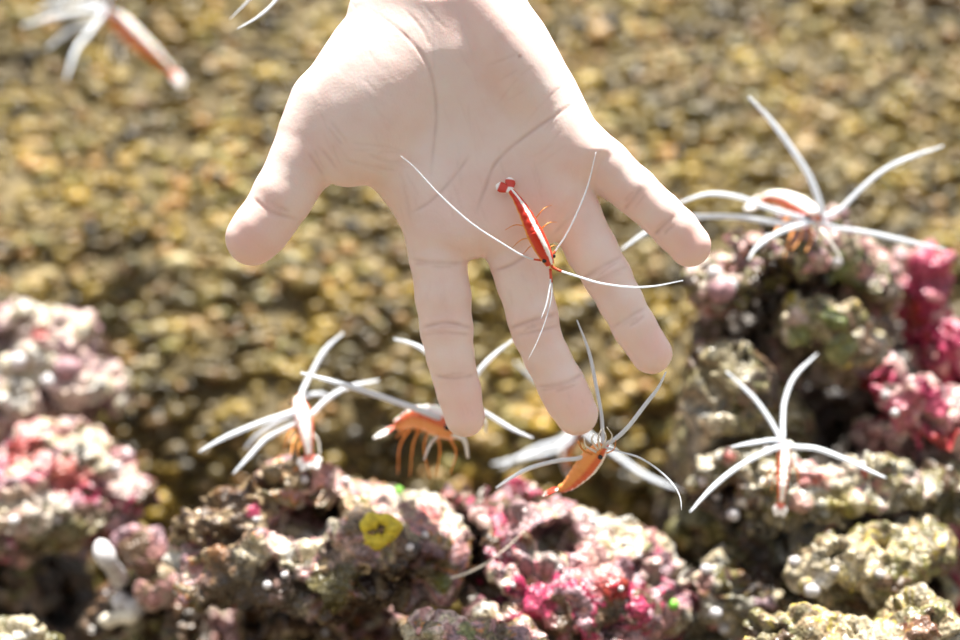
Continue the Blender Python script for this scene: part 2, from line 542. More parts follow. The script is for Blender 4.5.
    ell((447, 226, -5), (34, 34, 24), 12)
    ell((508, 222, -5), (30, 34, 24), 12, -0.3)
    ell((558, 192, -6), (30, 34, 24), 12, -0.5)
    # fingers: x, y, depth (toward the viewer is negative), radius
    chain([(330, 110, -6, 40), (306, 160, -10, 33), (284, 198, -14, 29.5), (272, 217, -14, 27.5), (262, 230, -14, 27.6), (253.5, 239.5, -13, 26.5)], 7)
    chain([(428, 190, 0, 30), (438, 258, 0, 28.2), (443, 297, -1, 27.6), (446.5, 330, -2, 26), (450, 357, -2, 23.4), (454, 375, -1, 22), (458.5, 392, 0, 21.8), (464.5, 418.5, 1, 20.3)], 4)
    chain([(500, 200, 0, 30), (519, 262, 0, 28.5), (524, 282, -1, 27), (533, 317, -2, 25.2), (537, 334, -3, 23.3), (547, 357, -3, 22.4), (562, 386, -2, 23.6), (569, 400, -1, 23.2), (577.5, 415, 0, 22.3)], 4)
    chain([(545, 160, 0, 30), (573, 214, 0, 27), (592, 250, 0, 25.5), (607.5, 276, -1, 23.8), (621, 301, -2, 22), (635, 326.6, -1, 21.6), (653, 353.5, 1, 21.2)], 4)
    chain([(566, 132, -2, 26), (604, 167, -2, 26.5), (634, 191, -3, 23), (647, 203, -3, 21.6), (660, 214, -3, 21.6), (676, 229.5, -2, 21.8), (690.5, 245.5, 0, 21.3)], 4)
    V, F = surface_nets(vol, np.array([x0, y0, z0], float), st)
    V = smooth(V, F, 3, 0.5)
    Nn = vnormals(V, F)
    # flexion creases: thin grooves on the palm side
    lines = [
        (1.9, 2.6, [(357, 1), (376, 3), (405, 4), (430, 6), (446, 4), (476, -3)]), (.5, 2.0, [(366, -9), (400, -7), (440, -7), (470, -14)]),
        (0.55, 1.8, [(375, 21), (408, 47), (428, 71), (436, 98), (437, 125), (434, 154), (431, 178)]),
        (0.3, 1.8, [(408, 21), (425, 41), (432, 56)]),
        (0.65, 1.9, [(571, 110), (549, 125), (521, 144), (496, 166), (484, 194), (476, 215)]),
        (0.5, 1.8, [(469, 160), (450, 185), (430, 205), (412, 215)]),
        (0.25, 1.5, [(487, 75), (504, 71), (516, 66)]),
        (0.55, 2.0, [(412, 260), (440, 264), (465, 263)]),
        (0.6, 2.0, [(492, 272), (510, 266), (527, 256)]),
        (0.6, 1.8, [(313, 158), (320, 168), (326, 178)]), (0.4, 1.8, [(327, 155), (334, 164), (341, 174)]),
        (0.7, 2.2, [(258, 201), (266, 208), (280, 216), (302, 222)]),
        (0.8, 2.2, [(421, 328), (447, 323), (473, 328)]), (0.5, 2.0, [(424, 335), (447, 333), (471, 335)]),
        (0.6, 2.0, [(434, 376), (455, 378), (476, 375)]),
        (0.7, 2.2, [(507, 330), (530, 321), (558, 314)]), (0.5, 2.0, [(515, 336), (537, 331), (562, 325)]),
        (0.6, 2.0, [(536, 387), (560, 384), (586, 373)]),
        (0.6, 2.2, [(580, 280), (600, 268), (622, 256)]), (0.45, 2.0, [(588, 286), (606, 276), (628, 266)]),
        (0.5, 2.0, [(612, 328), (630, 316), (645, 308)]),
        (0.6, 2.2, [(622, 212), (629, 203), (639, 190)]), (0.6, 2.0, [(653, 236), (661, 227), (672, 217)]),
        (0.4, 1.8, [(553, 235), (566, 222), (578, 212)]),
        (0.25, 1.5, [(372, 160), (388, 166), (404, 166)]), (0.25, 1.5, [(360, 168), (380, 172), (398, 174)]),
    ]
    rl = random.Random(4)
    def fine(cx, cy, rx, ry, ang, L, n, s, w=1.2, da=.25):
        for _ in range(n):
            x, y = cx + rl.uniform(-rx, rx), cy + rl.uniform(-ry, ry); a = ang + rl.uniform(-da, da); l = L * rl.uniform(.5, 1.2)
            lines.append((s * rl.uniform(.5, 1.1), w, [(x - math.cos(a) * l / 2, y - math.sin(a) * l / 2), (x + rl.uniform(-1, 1), y + rl.uniform(-1, 1)), (x + math.cos(a) * l / 2, y + math.sin(a) * l / 2)]))
    fine(385, 160, 34, 12, .15, 34, 12, .22); fine(352, 110, 40, 50, .9, 30, 14, .14); fine(330, 150, 18, 18, 1.0, 24, 8, .3)
    fine(455, 110, 30, 60, 1.3, 40, 14, .14); fine(530, 120, 30, 40, -.7, 30, 12, .16); fine(500, 190, 50, 25, 1.2, 30, 12, .18)
    fine(400, 40, 40, 30, .8, 36, 10, .18); fine(415, 205, 14, 24, 1.3, 26, 8, .2)
    for cx, cy, a, w_ in ((447, 329, 0, 23), (456, 376, -.05, 19), (533, 326, -.28, 24), (561, 384, -.3, 21), (604, 273, -.5, 21), (629, 318, -.55, 17), (633, 201, -.85, 14), (662, 227, -.8, 13), (438, 263, .05, 24), (280, 212, .45, 20)):
        fine(cx, cy, w_ * .45, 5, a, w_ * 1.1, 7, .42, 1.4, .12)
    fine(440, 297, 14, 22, 1.5, 18, 6, .14); fine(520, 292, 14, 18, 1.2, 18, 6, .14); fine(463, 410, 10, 14, 1.4, 12, 5, .12); fine(575, 405, 10, 14, 1.1, 12, 5, .12)
    crease = np.zeros(len(V)); front = np.clip(-Nn[:, 2] * 1.6, 0, 1)
    for s, w, pl in lines:
        q = spline(pl, 160 if len(pl) > 3 else 40)
        dd = np.full(len(V), 1e9)
        bb = (V[:, 0] > q[:, 0].min() - 12) & (V[:, 0] < q[:, 0].max() + 12) & (V[:, 1] > q[:, 1].min() - 12) & (V[:, 1] < q[:, 1].max() + 12)
        W = V[bb][:, :2]
        dist = np.sqrt(((W[:, None] - q[None]) ** 2).sum(2))
        mi = dist.min(1); tt = dist.argmin(1) / (len(q) - 1.0)
        fade = np.clip(np.minimum(tt, 1 - tt) * 6 + 0.25, 0, 1)
        c = np.zeros(len(V)); c[bb] = s * np.exp(-(mi / w) ** 2) * fade * (0.55 + 0.9 * vnoise(V[bb] * 0.09, 12))
        crease = np.maximum(crease, c)
    crease *= front
    V = V - Nn * (crease * 1.35)[:, None]
    V = V + Nn * (0.9 * (fbm(V * 0.035, 3, 3) - 0.5))[:, None]
    flush = np.zeros(len(V))
    for cx, cy, r, s in ((467, 408, 26, .34), (575, 402, 28, .34), (655, 346, 26, .30), (692, 244, 24, .42), (255, 240, 30, .44), (530, 215, 44, .22), (445, 235, 34, .12),
                         (275, 210, 14, .3), (447, 328, 16, .18), (535, 325, 18, .15), (604, 270, 18, .15), (633, 200, 14, .3), (662, 226, 14, .25), (320, 165, 24, .15),
                         (470, 10, 40, .22), (560, 165, 34, .12), (508, 66, 40, .10)):
        flush = np.maximum(flush, s * np.exp(-((V[:, 0] - cx) ** 2 + (V[:, 1] - cy) ** 2) / r ** 2))
    mole = np.exp(-((V[:, 0] - 518) ** 2 + (V[:, 1] - 68) ** 2) / 2.6) * front
    V[:, 2] += (np.maximum(V[:, 1], -20) - 200) * 0.085          # the hand hangs tilted, fingers a little farther off
    W = np.stack([(V[:, 0] - 480) * S, V[:, 2] * S, ZC + (320 - V[:, 1]) * S], 1)
    org = np.array([W[:, 0].mean(), 0, W[:, 2].max()])
    me = mesh_from('hand', W - org, F)
    point_attr(me, 'flush', flush); point_attr(me, 'crease', np.clip(crease * 0.5 + mole * 0.9, 0, 1))
    o = link('hand', me, M['skin'], loc=org)
    tag(o, "person's bare open hand reaching down from above, palm forward and fingers spread", 'hand')
    from mathutils.bvhtree import BVHTree
    return o, BVHTree.FromPolygons([tuple(v) for v in W], [tuple(f) for f in F])
HAND, HAND_BVH = build_hand()

# ------------------------------------------------------------------ rocks
PAL = dict(cream=(.74, .64, .45), white=(.86, .82, .76), tan=(.46, .34, .20), brown=(.19, .11, .06), dark=(.07, .045, .028), pink=(.74, .38, .37),
           palepink=(.82, .60, .55), magenta=(.56, .045, .14), red=(.55, .05, .04), mauve=(.46, .28, .33), olive=(.22, .20, .07), green=(.27, .34, .09),
           yellow=(.76, .62, .12), khaki=(.40, .34, .19), grey=(.42, .41, .36), orange=(.72, .30, .10))

PAL = {k_: tuple(c_ * .52 for c_ in v_) for k_, v_ in PAL.items()}
ROCKS = {}
def upsample(a, f, shape):
    for ax in range(3):
        x = np.arange(shape[ax]) / f
        i = np.minimum(x.astype(int), a.shape[ax] - 1); j = np.minimum(i + 1, a.shape[ax] - 1)
        sh = [1, 1, 1]; sh[ax] = -1
        t = (x - i).reshape(sh)
        a = np.take(a, i, ax) * (1 - t) + np.take(a, j, ax) * t
    return a

def rock(key, label, blobs, holes=(), pal=(), patches=(), seed=1, step=0.0013, lump=1.0, k=0.010, cat='rock'):
    from mathutils.bvhtree import BVHTree
    E = []
    for (px, py, Y, rx, rd, rz) in blobs:
        kk = k_at(Y); E.append((P(px, py, Y), np.array([rx * kk, rd * kk, rz * kk])))
    lo = np.min([c - r for c, r in E], 0) - 0.014; hi = np.max([c + r for c, r in E], 0) + 0.014
    lo[2] = max(lo[2], -0.008)
    g = [np.arange(lo[i], hi[i], step) for i in range(3)]
    X = np.stack(np.meshgrid(*g, indexing='ij'), -1).astype(np.float32)
    def sd(c, r):
        p = X - c.astype(np.float32); r = r.astype(np.float32)
        q = np.sqrt(((p / r) ** 2).sum(-1)); q2 = np.sqrt(((p / r ** 2) ** 2).sum(-1)) + 1e-6
        return q * (q - 1) / q2
    vol = None
    for c, r in E:
        f = sd(c, r)
        if vol is None: vol = f
        else:
            h = np.maximum(k - np.abs(vol - f), 0) / k
            vol = np.minimum(vol, f) - h * h * k * .25
    for (px, py, Y, rx, rd, rz) in holes:
        kk = k_at(Y)
        f = -sd(P(px, py, Y), np.array([rx * kk, rd * kk, rz * kk]))
        h = np.maximum(0.004 - np.abs(vol - f), 0) / 0.004
        vol = np.maximum(vol, f) + h * h * 0.001
    # big lumps carved into the field itself
    sh = X.shape[:3]
    cpts = X[::3, ::3, ::3].reshape(-1, 3).astype(np.float64)
    lowf = (fbm(cpts * 45, 2, seed) - 0.5).reshape(X[::3, ::3, ::3].shape[:3])
    up = upsample(lowf, 3, sh)
    vol = vol + up.astype(np.float32) * 0.020 * lump
    near = [r_ for r_ in ROCKS.values() if np.all(r_[3] < hi + .004) and np.all(r_[4] > lo - .004)]
    for r_ in near:                           # leave room for the rock it leans on
        dd = np.full(len(cpts), 0.02)
        m_ = np.all((cpts > r_[3] - .012) & (cpts < r_[4] + .012), axis=1)
        for i_ in np.nonzero(m_)[0]:
            co_, no_, _, di_ = r_[2].find_nearest(Vector(cpts[i_]))
            dd[i_] = di_ if (Vector(cpts[i_]) - co_).dot(no_) > 0 else -di_
        vol = np.maximum(vol, 0.0055 - upsample(dd.reshape(lowf.shape), 3, sh).astype(np.float32))
    vol = np.maximum(vol, (-0.002 - X[..., 2]))      # flat where it stands on the tank floor
    vol[0], vol[-1] = 1, 1; vol[:, 0], vol[:, -1] = 1, 1; vol[:, :, 0], vol[:, :, -1] = 1, 1
    V, F = surface_nets(vol, lo, step)
    V = smooth(V, F, 1, .5)
    Nn = vnormals(V, F)
    f1, id1 = worley(V * 85 + 3 * fbm(V * 60, 2, seed + 2)[:, None], seed + 5)
    f2, id2 = worley(V * 240, seed + 9)
    disp = lump * (0.0056 * (0.55 - f1) + 0.0018 * (0.5 - f2) + 0.0038 * (fbm(V * 120, 4, seed + 3) - .5) * 2)
    pit = sstep(0.585, 0.68, fbm(V * 85, 3, seed + 31))           # little burrows
    disp -= lump * 0.011 * pit
    V = V + Nn * disp[:, None]
    pushed = np.zeros(len(V), bool)
    for it_ in range(2):
        for r_ in near:
            m_ = np.all((V > r_[3] - .002) & (V < r_[4] + .002), axis=1)
            for i_ in np.nonzero(m_)[0]:
                co_, no_, _, di_ = r_[2].find_nearest(Vector(V[i_]))
                if (Vector(V[i_]) - co_).dot(no_) < 0.0012:
                    V[i_] = co_ + no_ * 0.0016; pushed[i_] = True
    V[:, 2] = np.maximum(V[:, 2], -0.002)
    fl_ = [tuple(f) for f in F]
    for it_ in range(10):                     # nothing of this rock may stick into its neighbours
        hit = False
        tr_ = BVHTree.FromPolygons([tuple(v) for v in V], fl_) if near else None
        for r_ in near:
            ids = {a_ for a_, b_ in tr_.overlap(r_[2])}
            if ids:
                hit = True
                vs_ = np.unique(F[list(ids)].ravel())
                for i_ in vs_:
                    co_, no_, _, di_ = r_[2].find_nearest(Vector(V[i_]))
                    V[i_] = V[i_] + np.array(no_) * 0.0012
                pushed[vs_] = True
        if not hit: break
    if pushed.any():
        V2 = smooth(V, F, 6, .6); V[pushed] = V2[pushed]
    for r_ in near:
        tr_ = BVHTree.FromPolygons([tuple(v) for v in V], [tuple(f) for f in F])
        ids = {a_ for a_, b_ in tr_.overlap(r_[2])}
        if ids:
            keep = np.ones(len(F), bool); keep[list(ids)] = False
            F = F[keep]
    # growth colours: cells of crust and patches of their own; the near-black mix is painted shade
    w = np.array([p[1] for p in pal], float); w = np.cumsum(w / w.sum())
    cols = np.array([PAL[p[0]] for p in pal])
    zone = fbm(V * 38, 3, seed + 40)
    t = 0.30 * id1 + 0.13 * id2 + 1.5 * (zone - 0.5)
    t = (np.argsort(np.argsort(t)) + 0.5) / len(t)
    C = cols[np.minimum(np.searchsorted(w, t), len(cols) - 1)]
    C = C * (0.55 + 0.85 * id2)[:, None]
    # blotches on single places: crust, and dark ones that paint in shade
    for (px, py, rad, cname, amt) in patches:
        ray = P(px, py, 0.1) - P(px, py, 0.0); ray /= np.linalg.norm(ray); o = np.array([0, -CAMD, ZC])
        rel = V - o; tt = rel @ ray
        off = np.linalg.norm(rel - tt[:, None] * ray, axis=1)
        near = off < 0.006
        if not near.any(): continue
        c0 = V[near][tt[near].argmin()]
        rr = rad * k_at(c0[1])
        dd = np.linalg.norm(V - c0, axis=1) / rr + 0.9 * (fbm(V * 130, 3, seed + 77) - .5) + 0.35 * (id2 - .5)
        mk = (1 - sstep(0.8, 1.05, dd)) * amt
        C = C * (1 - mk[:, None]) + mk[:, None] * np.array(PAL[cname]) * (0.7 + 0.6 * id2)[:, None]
    C += (vnoise(V * 50, seed + 50)[:, None] - .5) * 0.06
    org = np.array([V[:, 0].mean(), V[:, 1].mean(), V[:, 2].min()])
    me = mesh_from('live_rock', V - org, F)
    point_attr(me, 'Col', np.clip(C, .01, 1), 'FLOAT_COLOR')
    o = link('live_rock', me, M['rock'], loc=org)
    tag(o, label, cat, 'live rocks on the tank floor')
    from mathutils.bvhtree import BVHTree
    ROCKS[key] = (o, org, BVHTree.FromPolygons([tuple(v) for v in V], [tuple(f) for f in F]), V.min(0), V.max(0))
    return o

MIX_CREAM = [('dark', .5), ('brown', 1.9), ('tan', 2.0), ('olive', .6), ('orange', .5), ('mauve', 1.4), ('pink', 1.2), ('palepink', 1.5), ('cream', 1.2), ('white', .4)]
MIX_PINK = [('dark', .5), ('brown', 1.6), ('magenta', 1.1), ('mauve', 2.2), ('pink', 1.8), ('palepink', .9), ('tan', .8), ('cream', .7), ('white', .35)]
MIX_KHAKI = [('dark', .8), ('brown', 1.2), ('olive', 1.2), ('khaki', 2.2), ('tan', 1), ('grey', 1), ('cream', .8)]
MIX_YEL = [('brown', 1.0), ('olive', 1.0), ('khaki', 1.3), ('tan', 1.3), ('yellow', .5), ('cream', 2.4), ('white', .6)]
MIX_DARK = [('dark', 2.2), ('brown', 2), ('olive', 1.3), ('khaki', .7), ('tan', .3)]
MIX_SHADE = [('dark', 4), ('brown', .8), ('olive', .4)]  # near-black mix: shade put into the rock colour
MIX_GREY = [('dark', 1.0), ('brown', 1.0), ('olive', 1.2), ('khaki', 1.3), ('grey', 1.5), ('cream', 1.3), ('white', .8), ('pink', .5), ('red', .15)]

def build_rocks():
    rock('front', 'small cream rock with green algae poking up at the bottom edge under the crimson patch',
         [(450, 652, .03, 48, 40, 36), (500, 662, .03, 44, 40, 34), (470, 760, .035, 70, 40, 90)], pal=MIX_CREAM, patches=[(478, 622, 10, 'green', .8), (440, 632, 16, 'cream', .8), (420, 625, 8, 'olive', .8)], seed=14)
    rock('right_front', 'yellow cream rock across the bottom right corner, nearest the viewer',
         [(850, 656, .035, 80, 48, 42), (925, 640, .04, 60, 48, 46), (790, 665, .04, 46, 40, 34), (880, 770, .05, 120, 46, 120)], pal=MIX_YEL,
         patches=[(928, 622, 22, 'red', .45), (940, 635, 22, 'brown', .5), (870, 625, 26, 'cream', .8), (820, 640, 20, 'tan', .5), (955, 600, 10, 'green', .6)], seed=88)
    rock('left_low', 'cream green rock cut by the bottom left corner', [(18, 655, .075, 46, 40, 40), (10, 760, .08, 52, 40, 90)], pal=[('olive', 1), ('khaki', 1), ('cream', 3), ('white', 1.2), ('green', .5)], seed=33)
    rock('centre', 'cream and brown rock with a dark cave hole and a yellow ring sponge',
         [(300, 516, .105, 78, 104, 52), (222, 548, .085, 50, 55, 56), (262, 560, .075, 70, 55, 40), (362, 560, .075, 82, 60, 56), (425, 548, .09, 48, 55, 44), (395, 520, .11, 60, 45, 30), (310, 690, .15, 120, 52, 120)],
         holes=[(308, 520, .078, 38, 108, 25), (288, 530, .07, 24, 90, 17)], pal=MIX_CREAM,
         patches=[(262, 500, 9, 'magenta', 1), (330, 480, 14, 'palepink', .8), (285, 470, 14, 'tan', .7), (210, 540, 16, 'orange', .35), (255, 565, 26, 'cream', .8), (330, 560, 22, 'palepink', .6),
                  (420, 520, 12, 'cream', .6), (445, 548, 14, 'mauve', .7), (355, 515, 18, 'brown', .7), (430, 580, 12, 'green', .6), (200, 585, 24, 'brown', .8), (250, 625, 60, 'dark', .8), (330, 630, 60, 'dark', .7), (400, 610, 40, 'dark', .6), (340, 600, 30, 'olive', .6), (440, 500, 18, 'red', .6), (378, 560, 16, 'mauve', .6)], seed=3)  # dark patches paint the shade of the underside
    rock('pink', 'pink and crimson crusted rock below the fingers, right of the cream cave rock',
         [(480, 538, .105, 54, 55, 48), (446, 509, .115, 34, 40, 22), (500, 509, .115, 40, 42, 22), (535, 550, .09, 72, 60, 56), (615, 575, .095, 62, 55, 50), (655, 590, .10, 42, 45, 40), (560, 620, .07, 110, 55, 62), (590, 700, .105, 105, 55, 100)],
         holes=[(557, 540, .07, 25, 60, 17), (472, 592, .06, 30, 70, 17), (500, 517, .075, 16, 40, 14)], pal=MIX_PINK,
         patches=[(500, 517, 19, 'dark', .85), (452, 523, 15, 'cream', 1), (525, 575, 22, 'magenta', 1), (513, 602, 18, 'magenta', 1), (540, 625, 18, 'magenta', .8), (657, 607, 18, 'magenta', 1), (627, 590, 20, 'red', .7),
                  (520, 490, 24, 'palepink', .5), (556, 540, 20, 'grey', .7), (590, 510, 22, 'mauve', .7), (470, 510, 16, 'palepink', .8), (670, 560, 22, 'palepink', .7), (600, 560, 26, 'pink', .7), (655, 537, 9, 'green', .7), (432, 492, 18, 'red', .5), (415, 490, 10, 'brown', .8), (535, 500, 20, 'mauve', .6), (560, 620, 20, 'brown', .6)], seed=8)  # the dark patch paints shade into the small hole
    rock('right_low', 'broad cream rock lying below the lower right shrimp',
         [(850, 566, .085, 68, 50, 34), (900, 552, .09, 50, 46, 34), (808, 578, .085, 40, 44, 28), (870, 690, .11, 90, 46, 110)], pal=MIX_YEL,
         patches=[(792, 565, 16, 'cream', .8), (860, 560, 40, 'cream', .6), (905, 530, 14, 'olive', .6), (815, 590, 11, 'white', .9)], seed=75)
    rock('right_knobs', 'small grey and pink knobby rock left of the broad cream rock',
         [(722, 596, .10, 36, 40, 38), (765, 602, .10, 38, 40, 32), (740, 700, .12, 60, 45, 110)], pal=MIX_GREY,
         patches=[(770, 592, 16, 'mauve', .8), (795, 600, 10, 'cream', .8), (730, 600, 14, 'grey', .7), (715, 625, 16, 'white', .6), (690, 580, 12, 'pink', .7)], seed=82)
    rock('right_knob', 'yellow green knob of rock jutting out below the pink topped rock',
         [(822, 322, .125, 46, 45, 28), (838, 348, .13, 40, 42, 26), (800, 316, .13, 26, 40, 22), (840, 355, .18, 40, 60, 30)], pal=MIX_YEL,
         patches=[(806, 320, 14, 'palepink', .8), (838, 330, 16, 'green', .8), (850, 362, 20, 'green', .6), (790, 345, 16, 'green', .8)], seed=52)
    rock('right_top', 'pink topped rock under the topmost right shrimp with a dark hollow below it',
         [(775, 258, .135, 58, 52, 34), (722, 282, .13, 36, 40, 30), (815, 248, .14, 52, 50, 34), (856, 272, .15, 38, 42, 34), (792, 330, .175, 90, 34, 60)], pal=[('dark', 1.3), ('brown', 1), ('olive', 1.5), ('khaki', .8), ('mauve', 1.2), ('pink', 1.5), ('palepink', 1.4), ('cream', .7)],
         patches=[(715, 285, 26, 'palepink', .7), (740, 245, 14, 'pink', .8), (862, 260, 24, 'green', .5), (850, 290, 20, 'green', .7), (740, 310, 26, 'olive', .8), (775, 300, 20, 'olive', .9), (760, 330, 60, 'dark', .7), (695, 235, 12, 'green', .6)], seed=47)  # the dark patch paints the shade of the hollow
    rock('right_mid', 'grey and cream rubble rock carrying the lower right shrimp',
         [(735, 480, .105, 44, 40, 34), (790, 494, .10, 62, 42, 36), (860, 494, .10, 62, 42, 36), (930, 500, .11, 52, 42, 36), (830, 620, .135, 130, 42, 140)], pal=MIX_GREY,
         patches=[(700, 450, 10, 'cream', .9), (735, 515, 8, 'white', .9), (840, 455, 26, 'cream', .5), (800, 508, 14, 'pink', .7), (880, 478, 9, 'red', .9), (850, 520, 24, 'yellow', .3), (930, 480, 22, 'palepink', .7), (930, 505, 18, 'olive', .8), (720, 455, 10, 'red', .7)], seed=70)
    rock('right_red', 'bright pink and crimson rock column at the right edge',
         [(882, 388, .13, 24, 30, 26), (908, 412, .125, 32, 36, 30), (936, 440, .13, 36, 40, 30), (880, 430, .14, 22, 36, 22), (925, 292, .17, 24, 36, 40), (948, 370, .165, 34, 40, 60), (960, 440, .14, 46, 45, 50), (900, 280, .18, 26, 34, 26), (960, 560, .18, 70, 55, 170)], pal=[('red', .8), ('magenta', 2.2), ('pink', 2.4), ('palepink', 1.4), ('mauve', 1), ('cream', .7)],
         patches=[(925, 280, 26, 'magenta', .9), (940, 330, 26, 'magenta', .9), (890, 385, 26, 'pink', .7), (880, 378, 14, 'palepink', .9), (905, 420, 26, 'magenta', .7), (880, 275, 18, 'cream', .8), (945, 470, 26, 'palepink', .8), (950, 400, 20, 'magenta', .9)], seed=63)
    rock('right_boulder', 'smooth khaki boulder left of the lower right shrimp',
         [(728, 395, .115, 50, 46, 58), (765, 430, .15, 46, 46, 52), (705, 450, .16, 36, 40, 46), (745, 560, .20, 80, 45, 160)], pal=MIX_KHAKI,
         patches=[(722, 352, 34, 'khaki', .9), (740, 340, 20, 'cream', .35), (722, 420, 14, 'cream', .7), (700, 430, 10, 'cream', .9), (760, 440, 30, 'olive', .6)], seed=58, lump=.5)
    rock('gap', 'low olive brown rock filling the gap between the pink rock and the knobby grey rock',
         [(690, 560, .155, 34, 40, 50), (715, 540, .16, 34, 38, 36), (700, 680, .165, 60, 40, 120)], pal=[('olive', 2), ('brown', 1.5), ('khaki', 1.2), ('tan', .6), ('yellow', .3)], patches=[(725, 535, 12, 'yellow', .6), (680, 545, 12, 'yellow', .4)], seed=93)
    rock('left_mid', 'pink and red crusted rock at the left edge with a pale greenish lower ledge',
         [(55, 470, .165, 78, 60, 44), (95, 492, .165, 48, 50, 38), (20, 518, .155, 96, 60, 34), (126, 497, .165, 26, 40, 24)], pal=MIX_PINK,
         patches=[(10, 440, 22, 'red', .9), (70, 483, 22, 'red', .8), (45, 475, 16, 'magenta', .7), (30, 520, 40, 'cream', .6), (100, 530, 26, 'olive', .6), (60, 515, 26, 'white', .5), (125, 470, 20, 'palepink', .7), (60, 560, 40, 'olive', .8), (10, 565, 30, 'dark', .6)], seed=21)  # the dark patch paints shade along the underside
    rock('ball', 'small round mauve crusted stone between the pink left rock and the cream cave rock', [(138, 545, .125, 21, 20, 20), (150, 556, .125, 13, 14, 13)], pal=[('mauve', 3), ('pink', 1), ('brown', 1)], seed=95, step=.0009, lump=.45)
    rock('ball_low', 'small pinkish stone just below the round mauve stone', [(166, 582, .115, 15, 18, 15), (150, 592, .12, 16, 18, 15)], pal=[('palepink', 2), ('pink', 1), ('tan', 1)], seed=97, step=.0009, lump=.45)
    rock('left_base', 'rock under the pink and red left rock, its shade painted in near black', [(20, 640, .205, 84, 48, 95), (60, 680, .21, 60, 45, 110)], pal=MIX_SHADE, seed=38)  # coloured near black to stand for the shade under left_mid
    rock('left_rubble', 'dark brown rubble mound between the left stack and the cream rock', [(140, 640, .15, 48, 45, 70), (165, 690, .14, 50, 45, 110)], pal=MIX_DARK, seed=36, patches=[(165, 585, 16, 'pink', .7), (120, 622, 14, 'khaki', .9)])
    rock('left_top', 'pale pink knobby rock at the left edge, highest and most blurred of the left stack',
         [(30, 350, .22, 72, 60, 44), (88, 388, .21, 38, 50, 28), (10, 400, .215, 70, 60, 42), (25, 560, .245, 60, 42, 190)], pal=[('brown', 1), ('mauve', 1.2), ('palepink', 2.6), ('cream', 2), ('white', 1.4)],
         patches=[(40, 322, 10, 'red', .8), (60, 400, 20, 'palepink', .6), (55, 418, 18, 'brown', .7)], seed=27)
    rock('rear', 'boulder standing behind the right hand rocks, painted near black for shade', [(850, 430, .25, 120, 50, 165), (740, 520, .235, 80, 48, 130), (930, 560, .25, 100, 50, 180), (800, 640, .24, 190, 45, 160)], pal=MIX_SHADE, seed=41, step=0.0017)  # backing rock, darkened in colour to give the hollow its shade
build_rocks()

def on_rock(key, px, py, lift=0.0):
    o, org, bvh = ROCKS[key][:3]
    c = Vector((0, -CAMD, ZC)); d = (Vector(P(px, py, 0.0)) - c).normalized()
    h = bvh.ray_cast(c, d)
    if h[0] is None:
        return None, None
    p = np.array(h[0]); n = np.array(h[1])
    return p + n * lift, n

